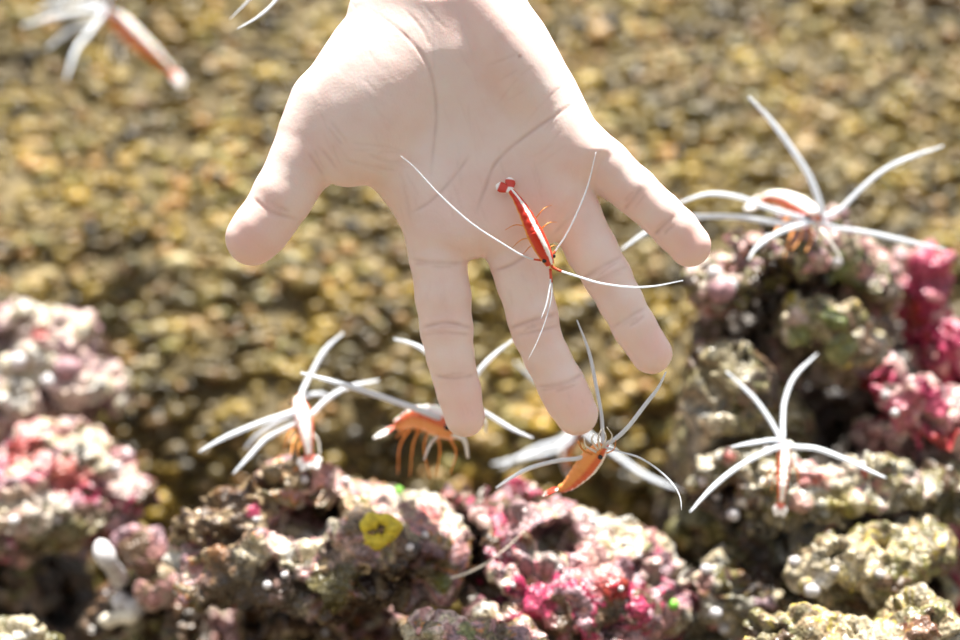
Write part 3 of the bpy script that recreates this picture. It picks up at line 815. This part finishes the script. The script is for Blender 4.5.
# growths and highlight beads that belong to a rock: its parts
def growths():
    def part(name, key, V, F, mat, label=None):
        o, org = ROCKS[key][:2]
        me = mesh_from(name, np.asarray(V) - org, [tuple(f) for f in F])
        c = link(name, me, mat, o)
        if label: c['label'] = label
        return c
    p, n = on_rock('centre', 379, 530)
    if p is not None:                                            # ring sponge with a mouth
        R, r = 0.0060, 0.0032
        V, F = [], []
        for i in range(36):
            a = 2 * math.pi * i / 36
            rr = r * (1 + .25 * math.sin(3 * a + 1) + .12 * math.sin(7 * a)); RR = R * (1 + .1 * math.sin(2 * a))
            for j in range(14):
                b = 2 * math.pi * j / 14
                V.append(p + np.array([(RR + rr * math.cos(b)) * math.cos(a), -0.001 - rr * math.sin(b) * .9, (RR * .8 + rr * math.cos(b)) * math.sin(a)]))
        for i in range(36):
            for j in range(14):
                F.append((i * 14 + j, ((i + 1) % 36) * 14 + j, ((i + 1) % 36) * 14 + (j + 1) % 14, i * 14 + (j + 1) % 14))
        part('sponge', 'centre', V, F, M['yellow'], 'yellow ring shaped sponge')
    def knob(name, key, px, py, r, mat, label=None, lift=.3):
        p, n = on_rock(key, px, py)
        if p is None: return
        kk = r * k_at(p[1])
        for k2, r_ in ROCKS.items():
            if k2 != key and r_[2].find_nearest(Vector(p), kk * 2.2 + .002)[0] is not None: return
        V = ICO2[0] * kk * np.array([1, .9, .95])
        V = V * (1 + 0.25 * (fbm(ICO2[0] * 2 + px, 2, 4) - .5))[:, None] + p + n * kk * lift
        part(name, key, V, ICO2[1], mat, label)
    for key, px, py, r in (('pink', 624, 543, 3.2), ('pink', 638, 556, 3.4), ('pink', 592, 523, 4), ('pink', 614, 548, 2.6), ('pink', 620, 588, 3.4), ('pink', 655, 522, 3.2), ('pink', 560, 568, 3), ('pink', 512, 585, 3), ('pink', 625, 602, 3),
                           ('centre', 268, 585, 5), ('centre', 325, 633, 4), ('centre', 409, 548, 4.5), ('centre', 304, 480, 4), ('centre', 345, 482, 5), ('centre', 285, 575, 4), ('centre', 256, 520, 3.5), ('centre', 425, 536, 4),
                           ('right_mid', 733, 515, 7), ('right_mid', 702, 478, 8), ('right_mid', 716, 497, 5), ('right_mid', 766, 452, 5), ('right_mid', 862, 466, 4), ('right_low', 812, 589, 8), ('right_low', 835, 570, 5), ('right_low', 880, 575, 5), ('right_low', 795, 562, 6),
                           ('right_knobs', 707, 570, 6), ('right_knobs', 715, 612, 7), ('right_knobs', 724, 628, 6), ('right_knobs', 752, 628, 7), ('right_knobs', 706, 540, 5),
                           ('left_mid', 15, 520, 6), ('left_mid', 55, 520, 7), ('left_mid', 115, 468, 6), ('left_top', 20, 360, 9), ('left_top', 50, 380, 8), ('right_red', 887, 396, 5), ('right_red', 895, 412, 5), ('right_red', 935, 455, 6), ('right_top', 715, 275, 8), ('right_top', 728, 285, 8), ('right_top', 770, 240, 6), ('right_top', 835, 263, 7)):
        knob('glint_bead', key, px, py, r, M['white'], 'white round bead standing in for a glint')  # white beads added in place of blurred highlights
    for key, px, py, r in (('right_top', 722, 288, 14), ('left_top', 70, 372, 14), ('left_top', 20, 395, 16), ('left_mid', 125, 435, 12)):
        knob('crust_lump', key, px, py, r, M['mauve'], 'mauve crust lump')
    knob('algae_bead', 'pink', 672, 604, 6, M['green'], 'bright green algae bead')
    knob('algae_bead', 'centre', 398, 492, 5, M['green'], 'bright green algae bead')
growths()

# loose white coral bits and a mauve ball on the left rubble
def loose_bits():
    def bit(name, label, cat, pts, r, mat, group=None, Y=None):
        w = []
        for (x_, y_, d_) in pts:
            q_ = on_rock('left_rubble', x_, y_)[0]
            w.append(P(x_, y_, d_ if q_ is None else min(q_[1], .13) - r * S))
        path = spline(w, 14)
        kk = k_at(pts[0][2])
        rad = r * kk * (1 + .18 * np.sin(np.linspace(0, 9, 14))) * np.sqrt(np.clip(1 - (np.linspace(-1, 1, 14)) ** 6, .15, 1))
        V, F, uv = tube(path, rad, 12)
        V = np.array(V); V += 0.0012 * (np.stack([vnoise(V * 260, 1), vnoise(V * 260, 2), vnoise(V * 260, 3)], 1) - .5)
        org = V.mean(0); org[2] = V[:, 2].min()
        o = link(name, mesh_from(name, V - org, F), mat, loc=org)
        tag(o, label, cat, group)
    bit('coral_fragment', 'white finger of coral slanting on the brown rubble, upper one', 'coral', [(98, 542, .11), (108, 560, .105), (122, 582, .10)], 9, M['white'], 'white coral fragments on the rubble')
    bit('coral_fragment', 'short white coral fragment lying flat under the slanting one', 'coral', [(114, 598, .095), (128, 605, .09), (143, 608, .09)], 10, M['white'], 'white coral fragments on the rubble')
    bit('coral_fragment', 'cream coral fragment at the foot of the brown rubble, lowest of the loose bits', 'coral', [(100, 622, .085), (118, 618, .085), (138, 617, .085)], 8, M['filament'], 'white coral fragments on the rubble')
    w = []
    for (px, py) in ((451, 578), (462, 575), (474, 570), (487, 563), (500, 553), (512, 543), (525, 530)):
        q = [on_rock(k_, px, py)[0] for k_ in ('pink', 'centre')]
        q = [a for a in q if a is not None]
        w.append(P(px, py, (min(a[1] for a in q) if q else 0.06) - 0.004))
    w = np.array(w); w[:, 1] = np.minimum(w[:, 1], np.interp(np.arange(7), [0, 6], [w[0, 1], w[-1, 1]]))
    w = np.array([P(a, b, y) for (a, b), y in zip(((451, 578), (462, 575), (474, 570), (487, 563), (500, 553), (512, 543), (525, 530)), w[:, 1])])
    V, F, uv = tube(spline(w, 40), np.linspace(.00055, .0002, 40), 6)
    org = np.array(V).mean(0)
    o = link('filament', mesh_from('filament', np.array(V) - org, F), M['filament'], loc=org)
    tag(o, 'thin pale filament trailing across the crimson rock', 'filament')
loose_bits()

# ------------------------------------------------------------------ cleaner shrimps
def clear_of_rock(p, margin):
    px, py, Y = p
    c = Vector((0, -CAMD, ZC)); d = (Vector(P(px, py, 0.0)) - c).normalized()
    for r_ in ROCKS.values():
        h = r_[2].ray_cast(c, d)
        if h[0] is not None and h[0].y - margin < Y:
            Y = h[0].y - margin
    return (px, py, Y)

def clear_path(q, margin, w=5):
    c = Vector((0, -CAMD, ZC)); f = np.ones(len(q))
    for i, p in enumerate(q):
        v = Vector(p) - c; L = v.length; d = v / L
        for r_ in ROCKS.values():
            if r_[3][1] - margin > p[1]: continue
            h = r_[2].ray_cast(c, d, L + margin)
            if h[0] is not None: f[i] = min(f[i], (h[3] - margin) / L)
    if (f < 1).any():
        e = np.pad(f, w, mode='edge')
        m = np.array([e[i:i + 2 * w + 1].min() for i in range(len(f))])
        e = np.pad(m, w, mode='edge')
        f = np.array([e[i:i + 2 * w + 1].mean() for i in range(len(f))])
        q = np.array(c) + (q - np.array(c)) * f[:, None]
    return q

def shrimp(label, body, dorsal, width, antennae, legs=(), feeler_r=1.4, pale=False, tail_spread=1.0, base_red=False, stalk_side=1.0, swim=True, fan=1.0, red_tail=False):
    """body: tail -> head list of (px,py,Y); dorsal: direction its back faces; width: half width in photo pixels;
       antennae: list of (points, radius px); legs: list of (points, radius px, white?)"""
    body = [clear_of_rock(b, width * S * .9) for b in body]
    W = [P(*b) for b in body]
    path = clear_path(spline(W, 61), width * S * 1.75, 8)
    kk = k_at(body[len(body) // 2][2])
    org = path[30].copy()
    root = bpy.data.objects.new('cleaner_shrimp', None); COL.objects.link(root); root.location = org
    root.empty_display_size = 0.01
    tag(root, label, 'shrimp', 'cleaner shrimps')
    dors = np.array(dorsal, float); dors /= np.linalg.norm(dors)
    T = np.gradient(path, axis=0); T /= np.linalg.norm(T, axis=1, keepdims=True)
    shell = M[pale] if isinstance(pale, str) else M['shell_pale'] if pale else M['shell']
    wpx = width * kk
    t = np.linspace(0, 1, 61)
    prof = np.interp(t, [0, .08, .2, .4, .55, .72, .86, .95, 1], [.40, .46, .64, .88, 1.0, .96, .74, .46, .22])
    a0 = 34                                                    # abdomen 0..34, carapace 32..60
    seg = prof[:a0 + 1] * (1 + .09 * np.abs(np.sin(np.linspace(0, math.pi * 6, a0 + 1))) - .05)
    A = Acc(); V, F, uv = tube(path[:a0 + 1], seg * wpx, 20, dors, np.full(a0 + 1, 1.15)); A.add(V, F, uv)
    A.build('abdomen', shell, root, org, True)
    A = Acc(); V, F, uv = tube(path[a0 - 2:57], prof[a0 - 2:57] * wpx * 1.04, 22, dors, np.full(57 - a0 + 2, 1.15)); A.add(V, F, uv)
    car = A.build('carapace', shell, root, org, True)
    A = Acc(); V, F, uv = tube(path[53:], np.linspace(.30, .05, 8) * wpx, 8, dors); V = [v + dors * wpx * .35 for v in V]; A.add(V, F)
    A.build('rostrum', M['feeler_base'], car, org)
    side = np.cross(T[54], dors); side /= np.linalg.norm(side)
    for sg in (-1, 1):
        c = path[52] + side * sg * wpx * .95 * stalk_side + dors * wpx * .45
        A = Acc(); V, F, uv = tube([path[52] + side * sg * wpx * .3 + dors * wpx * .35, c], wpx * .16, 6); A.add(V, F)
        st = A.build('eyestalk', M['leg'], car, org)
        A = Acc(); V, F = ellipsoid(c, np.eye(3) * wpx * .27, ICO2); A.add(V, F); A.build('eye', M['eye'], root, org)
    # tail fan: telson and four uropods
    back = -T[0]; sd = np.cross(T[0], dors); sd /= np.linalg.norm(sd)
    base = path[0]
    for nm, ang, L, wd in (('telson', 0, 1.7, .34), ('uropod', .42, 2.1, .5), ('uropod', -.42, 2.1, .5), ('uropod', .85, 1.7, .42), ('uropod', -.85, 1.7, .42)) if fan == 1 else (('telson', 0, .9, .25), ('uropod', .62, 1.9, .62), ('uropod', -.62, 1.9, .62), ('uropod', .8, 1.6, .4), ('uropod', -.8, 1.6, .4)):
        dr = back * math.cos(ang * tail_spread) + sd * math.sin(ang * tail_spread)
        ss = np.cross(dr, dors)
        n = 14; tt = np.linspace(0, 1, n)
        pth = base + np.outer(tt, dr * L * wpx) - np.outer(np.sin(tt * 2) * .12, dors * wpx)
        rad = wd * fan * wpx * np.interp(tt, [0, .25, .6, .85, 1], [.35, .6, 1, .9, .35])
        A = Acc(); V, F, uv = tube(pth, rad, 10, dors, .28); A.add(V, F, uv); A.build(nm, M['tail_pale'] if pale and not red_tail else M['tail'], root, org, True)
    for pts, r in antennae:
        pts = [clear_of_rock(p_, r * S + .001) for p_ in pts]
        w = np.array([P(*p) for p in pts])
        ln = np.linalg.norm(np.diff(w, axis=0), axis=1).sum()
        n = max(16, int(ln / .0016))
        q = clear_path(spline(w, n), r * kk + .0028)
        rr = np.interp(np.linspace(0, 1, n), [0, .06, .7, 1], [1.15, 1.0, .9, .35]) * r * kk
        A = Acc(); V, F, uv = tube(q, rr, 8); A.add(V, F)
        an = A.build('antenna', M['feeler'], root, org)
        if base_red:
            m = max(4, n // 12)
            A = Acc(); V, F, uv = tube(q[:m], rr[:m] * 1.25, 8); A.add(V, F); A.build('antenna_base', M['feeler_base'], an, org)
    for pts, r, wh in legs:
        pts = [clear_of_rock(p_, r * S + .0006) for p_ in pts]
        w = np.array([P(*p) for p in pts]); q = clear_path(spline(w, 22), r * kk + .0008, 3)
        A = Acc(); V, F, uv = tube(q, np.interp(np.linspace(0, 1, 22), [0, .5, 1], [1, .8, .4]) * r * kk, 7); A.add(V, F)
        A.build('walking_leg', M['leg_white'] if wh else M['leg'], root, org)
    # swimmerets under the abdomen
    for i in range(5 if swim else 0):
        j = 6 + i * 6
        s0 = np.cross(T[j], dors)
        for sg in (-1, 1):
            b0 = path[j] - dors * wpx * .55 + s0 * sg * wpx * .3
            e0 = b0 - dors * wpx * .6 + s0 * sg * wpx * .25 - T[j] * wpx * .35
            A = Acc(); V, F, uv = tube(spline([b0, (b0 + e0) / 2 - T[j] * wpx * .1, e0], 8), np.array([.6, .9, 1, 1, .9, .8, .6, .3]) * wpx * .11, 6, T[j], .5); A.add(V, F)
            A.build('swimmeret', M['leg'], root, org)
    return root

def pts(Y0, Y1, *xy):
    n = len(xy)
    return [(x, y, Y0 + (Y1 - Y0) * i / (n - 1)) for i, (x, y) in enumerate(xy)]

def leg_fan(head, n, spread, length, Y0, Y1, r, ang0, white=False, bend=.25, seed=1):
    rr = random.Random(seed); out = []
    for i in range(n):
        a = ang0 + spread * (i / (n - 1) - .5) + rr.uniform(-.08, .08)
        L = length * rr.uniform(.8, 1.1); hx, hy = head[0] + rr.uniform(-4, 4), head[1] + rr.uniform(-3, 3)
        b = bend * rr.choice((-1, 1))
        mx, my = hx + math.cos(a + b) * L * .55, hy + math.sin(a + b) * L * .55
        ex, ey = hx + math.cos(a) * L, hy + math.sin(a) * L
        out.append(([(hx, hy, Y0), (mx, my, (Y0 + Y1) / 2), (ex, ey, Y1)], r, white))
    return out

def palm_y(px, py):
    h = HAND_BVH.ray_cast(Vector((0, -CAMD, ZC)), (Vector(P(px, py, 0)) - Vector((0, -CAMD, ZC))).normalized())
    return h[0].y if h[0] is not None else -0.01

def build_shrimps():
    # on the palm
    ys = [palm_y(x, y) for x, y in ((511, 195), (521, 207), (530, 226))]
    ya = min(ys) - 0.0050
    d = lambda *xy: [(x, y, palm_y(x, y) - .0012) for x, y in xy]
    legs = []
    for (x, y, ex, ey) in ((525, 226, 505, 230), (530, 238, 512, 248), (536, 218, 552, 205), (540, 230, 557, 222), (537, 244, 522, 256), (546, 252, 558, 246)):
        legs.append(([(x, y, ya), ((x + ex) / 2, (y + ey) / 2 - 3, ya - .001), (ex, ey, palm_y(ex, ey) - .0004)], .6, False))
    shrimp('red shrimp with a white back stripe perched on the open palm, tail up',
           [(511, 191, ya), (517, 199, ya - .001), (525, 213, ya - .002), (534, 232, ya - .0025), (541, 246, ya - .002), (547, 258, ya - .001), (552, 270, ya)],
           (0.38, -1, 0.12), 8.2,
           [([(551, 266, ya)] + pts(ya, ya - .012, (558, 270), (575, 275.5), (600, 283), (630, 287), (655, 286), (683, 280.5)), 1.05),
            ([(545, 261, ya)] + pts(ya - .003, ya - .014, (526, 257), (500, 242), (470, 222), (440, 195), (415, 168), (401, 156)), .8),
            ([(549, 262, ya)] + pts(ya - .002, ya - .012, (556, 250), (566, 235), (577, 213), (588, 185), (596, 152)), .8),
            (pts(ya, ya - .006, (550, 269), (550.5, 280), (549, 292), (546, 306), (541, 319)), .85),
            (pts(ya, ya - .004, (551, 269), (552, 285), (551, 300), (545, 322), (537, 342), (528, 360)), .55)],
           legs, base_red=True, stalk_side=.75, tail_spread=.95, swim=False, fan=1.15)
    # under the middle fingertip
    shrimp('orange shrimp picking at the tip of the middle finger, white legs raised',
           [(560, 489, .028), (567, 486, .026), (575, 479, .022), (584, 469, .018), (592, 459, .014), (600, 450, .010), (606, 443, .008)],
           (.75, -.05, -.6), 9.5,
           [(pts(.010, .004, (603, 446), (602.5, 430), (601, 412), (596, 385), (589, 352), (577, 320)), 1.9),
            (pts(.010, -.002, (605, 445), (615, 439), (628, 427), (645, 405), (658, 388), (666, 372)), 2.2),
            (pts(.010, .03, (598, 452), (580, 458), (556, 461), (530, 468), (511, 478), (496, 488)), 2.3),
            (pts(.008, -.005, (604, 447), (620, 452), (638, 457), (656, 468), (672, 483), (680, 497), (681.5, 510)), 1.0)],
           [([(596, 452, .008), (586, 446, .002), (584, 438, -.002)], 1.3, True), ([(598, 450, .008), (592, 440, .0), (594, 434, -.004)], 1.3, True), ([(600, 449, .008), (598, 438, 0), (601, 430, -.003)], 1.3, True),
            ([(602, 448, .008), (606, 438, 0), (603, 428, -.002)], 1.0, True), ([(603, 448, .008), (612, 437, .002), (607, 427, -.002)], .9, True), ([(594, 455, .010), (583, 450, .006), (578, 441, .002)], 1.3, False), ([(600, 455, .012), (613, 450, .006), (616, 440, .002)], .8, False)], pale=True, swim=False, red_tail=True, tail_spread=.35)
    # under the index fingertip
    shrimp('orange shrimp with a white back standing behind the index fingertip',
           [(397, 425, .075), (408, 420, .072), (420, 417, .068), (434, 420, .064), (446, 425, .060), (456, 430, .056), (464, 434, .054)],
           (.1, -.35, 1), 13,
           [(pts(.058, .05, (455, 428), (437, 417), (405, 405), (370, 393), (335, 382), (301, 373)), 3.2),
            (pts(.056, .055, (460, 430), (472, 408), (484, 412), (497, 420), (514, 430), (533, 438)), 2.6),
            (pts(.058, .07, (458, 428), (458, 400), (447, 372), (425, 351), (410, 343), (394, 339)), 2.6),
            (pts(.058, .065, (460, 428), (466, 400), (477, 374), (494, 355), (513, 340)), 2.9)],
           [([(440, 434, .06), (430, 445, .055), (424, 460, .05)], 1.8, True), ([(452, 434, .055), (464, 440, .05), (468, 458, .05)], 3.2, True), ([(460, 432, .055), (483, 420, .055), (486, 432, .055)], 3, True),
            ([(420, 428, .07), (413, 445, .07), (410, 476, .075)], 1.3, False), ([(428, 430, .068), (424, 450, .068), (430, 478, .07)], 1.2, False), ([(436, 432, .064), (440, 450, .064), (436, 476, .066)], 1.3, False), ([(446, 434, .06), (456, 452, .06), (450, 474, .064)], 1.3, False), ([(412, 426, .075), (400, 446, .08), (398, 474, .085)], 1.1, False)], pale=True, tail_spread=.7)
    # left, head up on the cream rock
    shrimp('white striped shrimp head up on the left shoulder of the cream cave rock',
           [(309, 455, .075), (308.5, 447, .077), (307, 437, .080), (305, 425, .083), (302, 412, .086), (299, 402, .089), (298, 395, .091)],
           (0, -1, .25), 8.5,
           [(pts(.09, .11, (299, 402), (303, 390), (311, 374), (325, 350), (343, 333)), 2.6),
            (pts(.085, .10, (305, 420), (314, 412), (326, 400), (346, 388), (379, 380)), 2.6),
            (pts(.09, .13, (300, 400), (310, 395), (322, 394), (332, 398)), 2.4),
            (pts(.085, .07, (300, 409), (290, 413), (260, 423), (226, 437), (199, 452)), 2.8),
            (pts(.085, .07, (301, 420), (290, 426), (266, 439), (248, 458), (233, 474)), 2.8),
            (pts(.09, .13, (300, 412), (285, 418), (268, 428), (254, 438), (245, 449)), 2.4)],
           [([(303, 430, .085), (294, 440, .08), (291, 456, .075)], 1.4, False), ([(309, 430, .085), (318, 440, .08), (320, 455, .075)], 1.4, True), ([(302, 422, .088), (290, 432, .085), (284, 450, .08)], 1.4, False), ([(306, 436, .085), (298, 448, .075), (299, 458, .07)], 1.4, False)], pale='shell_white', tail_spread=1.15)
    # lower right
    shrimp('small orange shrimp head up on the grey rubble rock at the lower right',
           [(781, 501, 0.067), (781.5, 495, 0.067), (782, 485, 0.067), (783, 472, 0.069), (784, 460, 0.071), (784, 448, 0.073), (784, 439, 0.075)],
           (0, -1, .2), 7.5,
           [(pts(0.073, 0.089, (782, 442), (779, 436), (768, 417), (753, 397), (726, 371)), 2.4),
            (pts(0.073, 0.099, (783, 440), (783, 420), (785, 400), (795, 376), (817, 354)), 2.4),
            (pts(0.071, 0.059, (783, 441), (772, 440), (752, 443), (731, 447)), 2.1),
            (pts(0.071, 0.039, (781, 447), (770, 450), (738, 467), (712, 488), (690, 512)), 2.7),
            (pts(0.071, 0.049, (787, 446), (797, 447), (818, 449), (847, 460), (868, 470), (886, 478)), 2.6)],
           [([(780, 460, 0.069), (770, 470, 0.069), (766, 486, 0.071)], 1.1, False), ([(788, 460, 0.069), (797, 470, 0.069), (799, 486, 0.071)], 1.1, False), ([(780, 466, 0.069), (773, 478, 0.069), (772, 492, 0.071)], 1.1, False), ([(788, 442, 0.071), (792, 444, 0.067), (789, 450, 0.065)], 2, True)], pale=True, tail_spread=.6)
    # on top of the right rock
    shrimp('pinkish white shrimp standing on top of the pink rock at the upper right',
           [(764, 199, .125), (772, 197, .122), (784, 200, .118), (796, 206, .114), (806, 212, .110), (814, 217, .106), (821, 221, .103)],
           (.1, -.8, .75), 10.5,
           [(pts(.105, .09, (820, 216), (821, 208), (811, 180), (798, 158), (782, 135), (766, 115), (749, 97)), 3.2),
            (pts(.105, .10, (821, 218), (838, 211), (850, 200), (864, 186), (884, 170), (906, 159), (943, 146)), 2.4),
            (pts(.105, .10, (820, 222), (836, 228), (858, 231), (880, 235), (915, 243), (947, 250)), 2.4),
            (pts(.106, .09, (816, 220), (800, 217), (766, 207), (738, 197), (708, 194), (678, 203)), 2.5),
            (pts(.106, .08, (816, 222), (785, 224), (738, 217), (691, 217), (665, 224), (645, 233), (621, 250)), 2.8),
            (pts(.104, .085, (815, 222), (800, 225), (778, 233), (758, 246), (748, 260)), 2.5)],
           [([(812, 222, .108), (826, 236, .10), (841, 258, .098)], 2.6, True), ([(800, 216, .11), (790, 238, .105), (784, 258, .098)], 1.7, False), ([(806, 220, .11), (812, 236, .105), (806, 252, .10)], 1.7, False), ([(794, 212, .112), (778, 228, .108), (770, 244, .10)], 1.7, False), ([(804, 220, .108), (800, 238, .10), (792, 250, .096)], 1.5, False)], pale='shell_white', tail_spread=.8)
    # far behind the fingers
    shrimp('out of focus orange shrimp far behind the middle fingertip with long pale feelers',
           [(566, 463, .225), (566, 457, .222), (567, 450, .218), (570, 443, .214), (574, 436, .210), (579, 430, .206), (584, 424, .203)],
           (-.8, -.5, .2), 8,
           [(pts(.205, .16, (580, 432), (564, 412), (553, 396), (540, 384), (515, 362)), 2.6), (pts(.205, .20, (582, 430), (560, 441), (535, 449), (500, 468)), 2.4), (pts(.205, .19, (582, 432), (555, 450), (520, 458), (492, 464)), 2.2),
            (pts(.205, .125, (584, 432), (612, 452), (640, 472), (664, 484), (684, 491)), 2.3)],
           [([(570, 447, .215), (561, 456, .21), (565, 468, .21)], 1.6, True), ([(575, 440, .21), (590, 448, .2), (586, 462, .2)], 1.4, False)], pale=True)
    # upper left, swimming near the wall
    shrimp('heavily blurred orange and white shrimp swimming in the upper left corner',
           [(170, 70, .315), (162, 62, .312), (150, 51, .308), (135, 38, .304), (122, 25, .30), (112, 15, .297), (104, 8, .295)],
           (.5, -.7, .5), 9.5,
           [(pts(.295, .26, (106, 10), (90, 32), (76, 50), (66, 80)), 2.4), (pts(.295, .27, (104, 8), (80, 12), (55, 16), (22, 26)), 2.4), (pts(.295, .29, (104, 8), (85, 2), (60, 2), (36, 10)), 2.4),
            (pts(.295, .29, (106, 8), (112, -10), (124, -25), (140, -40)), 2.4), (pts(.295, .28, (106, 12), (92, 24), (70, 30), (46, 50)), 2.4)],
           [([(124, 30, .30), (112, 40, .295), (110, 56, .29)], 1.5, True), ([(132, 38, .302), (122, 48, .296), (124, 62, .292)], 1.5, True)], pale=True, tail_spread=.5)
    # only its feelers reach into the picture
    shrimp('shrimp above the top edge left of the wrist, only two white feeler tips showing',
           [(345, -105, .06), (338, -98, .058), (330, -88, .055), (321, -77, .052), (313, -67, .05), (307, -59, .048), (302, -52, .047)],
           (.4, -.8, .4), 9.5,
           [(pts(.046, .03, (304, -54), (298, -30), (277, -1), (259, 16), (237, 29)), 1.5), (pts(.046, .045, (303, -55), (288, -40), (268, -20), (248, 1), (230, 19)), 1.4), (pts(.046, .05, (304, -56), (290, -70), (270, -78), (240, -80)), 1.5)],
           leg_fan((318, -72), 5, 1.6, 22, .05, .045, 1.2, 2.3, False), pale=True)
build_shrimps()

# ------------------------------------------------------------------ light, sky, camera
w = bpy.data.worlds.new('daylight'); SC.world = w; w.use_nodes = True
nt = w.node_tree; bg = nt.nodes['Background']
tc = nt.nodes.new('ShaderNodeTexCoord'); sep = nt.nodes.new('ShaderNodeSeparateXYZ'); rp = nt.nodes.new('ShaderNodeValToRGB')
nt.links.new(tc.outputs['Generated'], sep.inputs[0]); nt.links.new(sep.outputs['Z'], rp.inputs['Fac'])
rp.color_ramp.elements[0].position = 0.0; rp.color_ramp.elements[0].color = (0.09, 0.09, 0.09, 1)
e2 = rp.color_ramp.elements.new(0.12); e2.color = (0.92, 0.95, 0.98, 1)
rp.color_ramp.elements[2].color = (0.88, 0.94, 1.0, 1)
nt.links.new(rp.outputs['Color'], bg.inputs['Color']); bg.inputs['Strength'].default_value = 0.94

sun = bpy.data.lights.new('sun', 'SUN'); sun.energy = 15.0; sun.angle = math.radians(2.0); sun.color = (1.0, 0.96, 0.88)
so = bpy.data.objects.new('sun', sun); COL.objects.link(so)
so.rotation_euler = Vector((-0.05, 0.085, -1.0)).to_track_quat('-Z', 'Y').to_euler()
so.location = (0.2, -0.1, 1.5)

cam = bpy.data.cameras.new('camera'); co = bpy.data.objects.new('camera', cam); COL.objects.link(co)
co.location = (0, -CAMD, ZC); co.rotation_euler = (math.radians(90), 0, 0)
cam.sensor_width = 36; cam.lens = 36 * CAMD / (960 * S)
cam.clip_start = 0.01
cam.dof.use_dof = True; cam.dof.focus_distance = CAMD - 0.012; cam.dof.aperture_fstop = 3.5
SC.camera = co
SC.view_settings.view_transform = 'Standard'; SC.view_settings.look = 'None'
SC.view_settings.exposure = 0.10; SC.view_settings.gamma = 1.0
SC.view_settings.use_curve_mapping = False
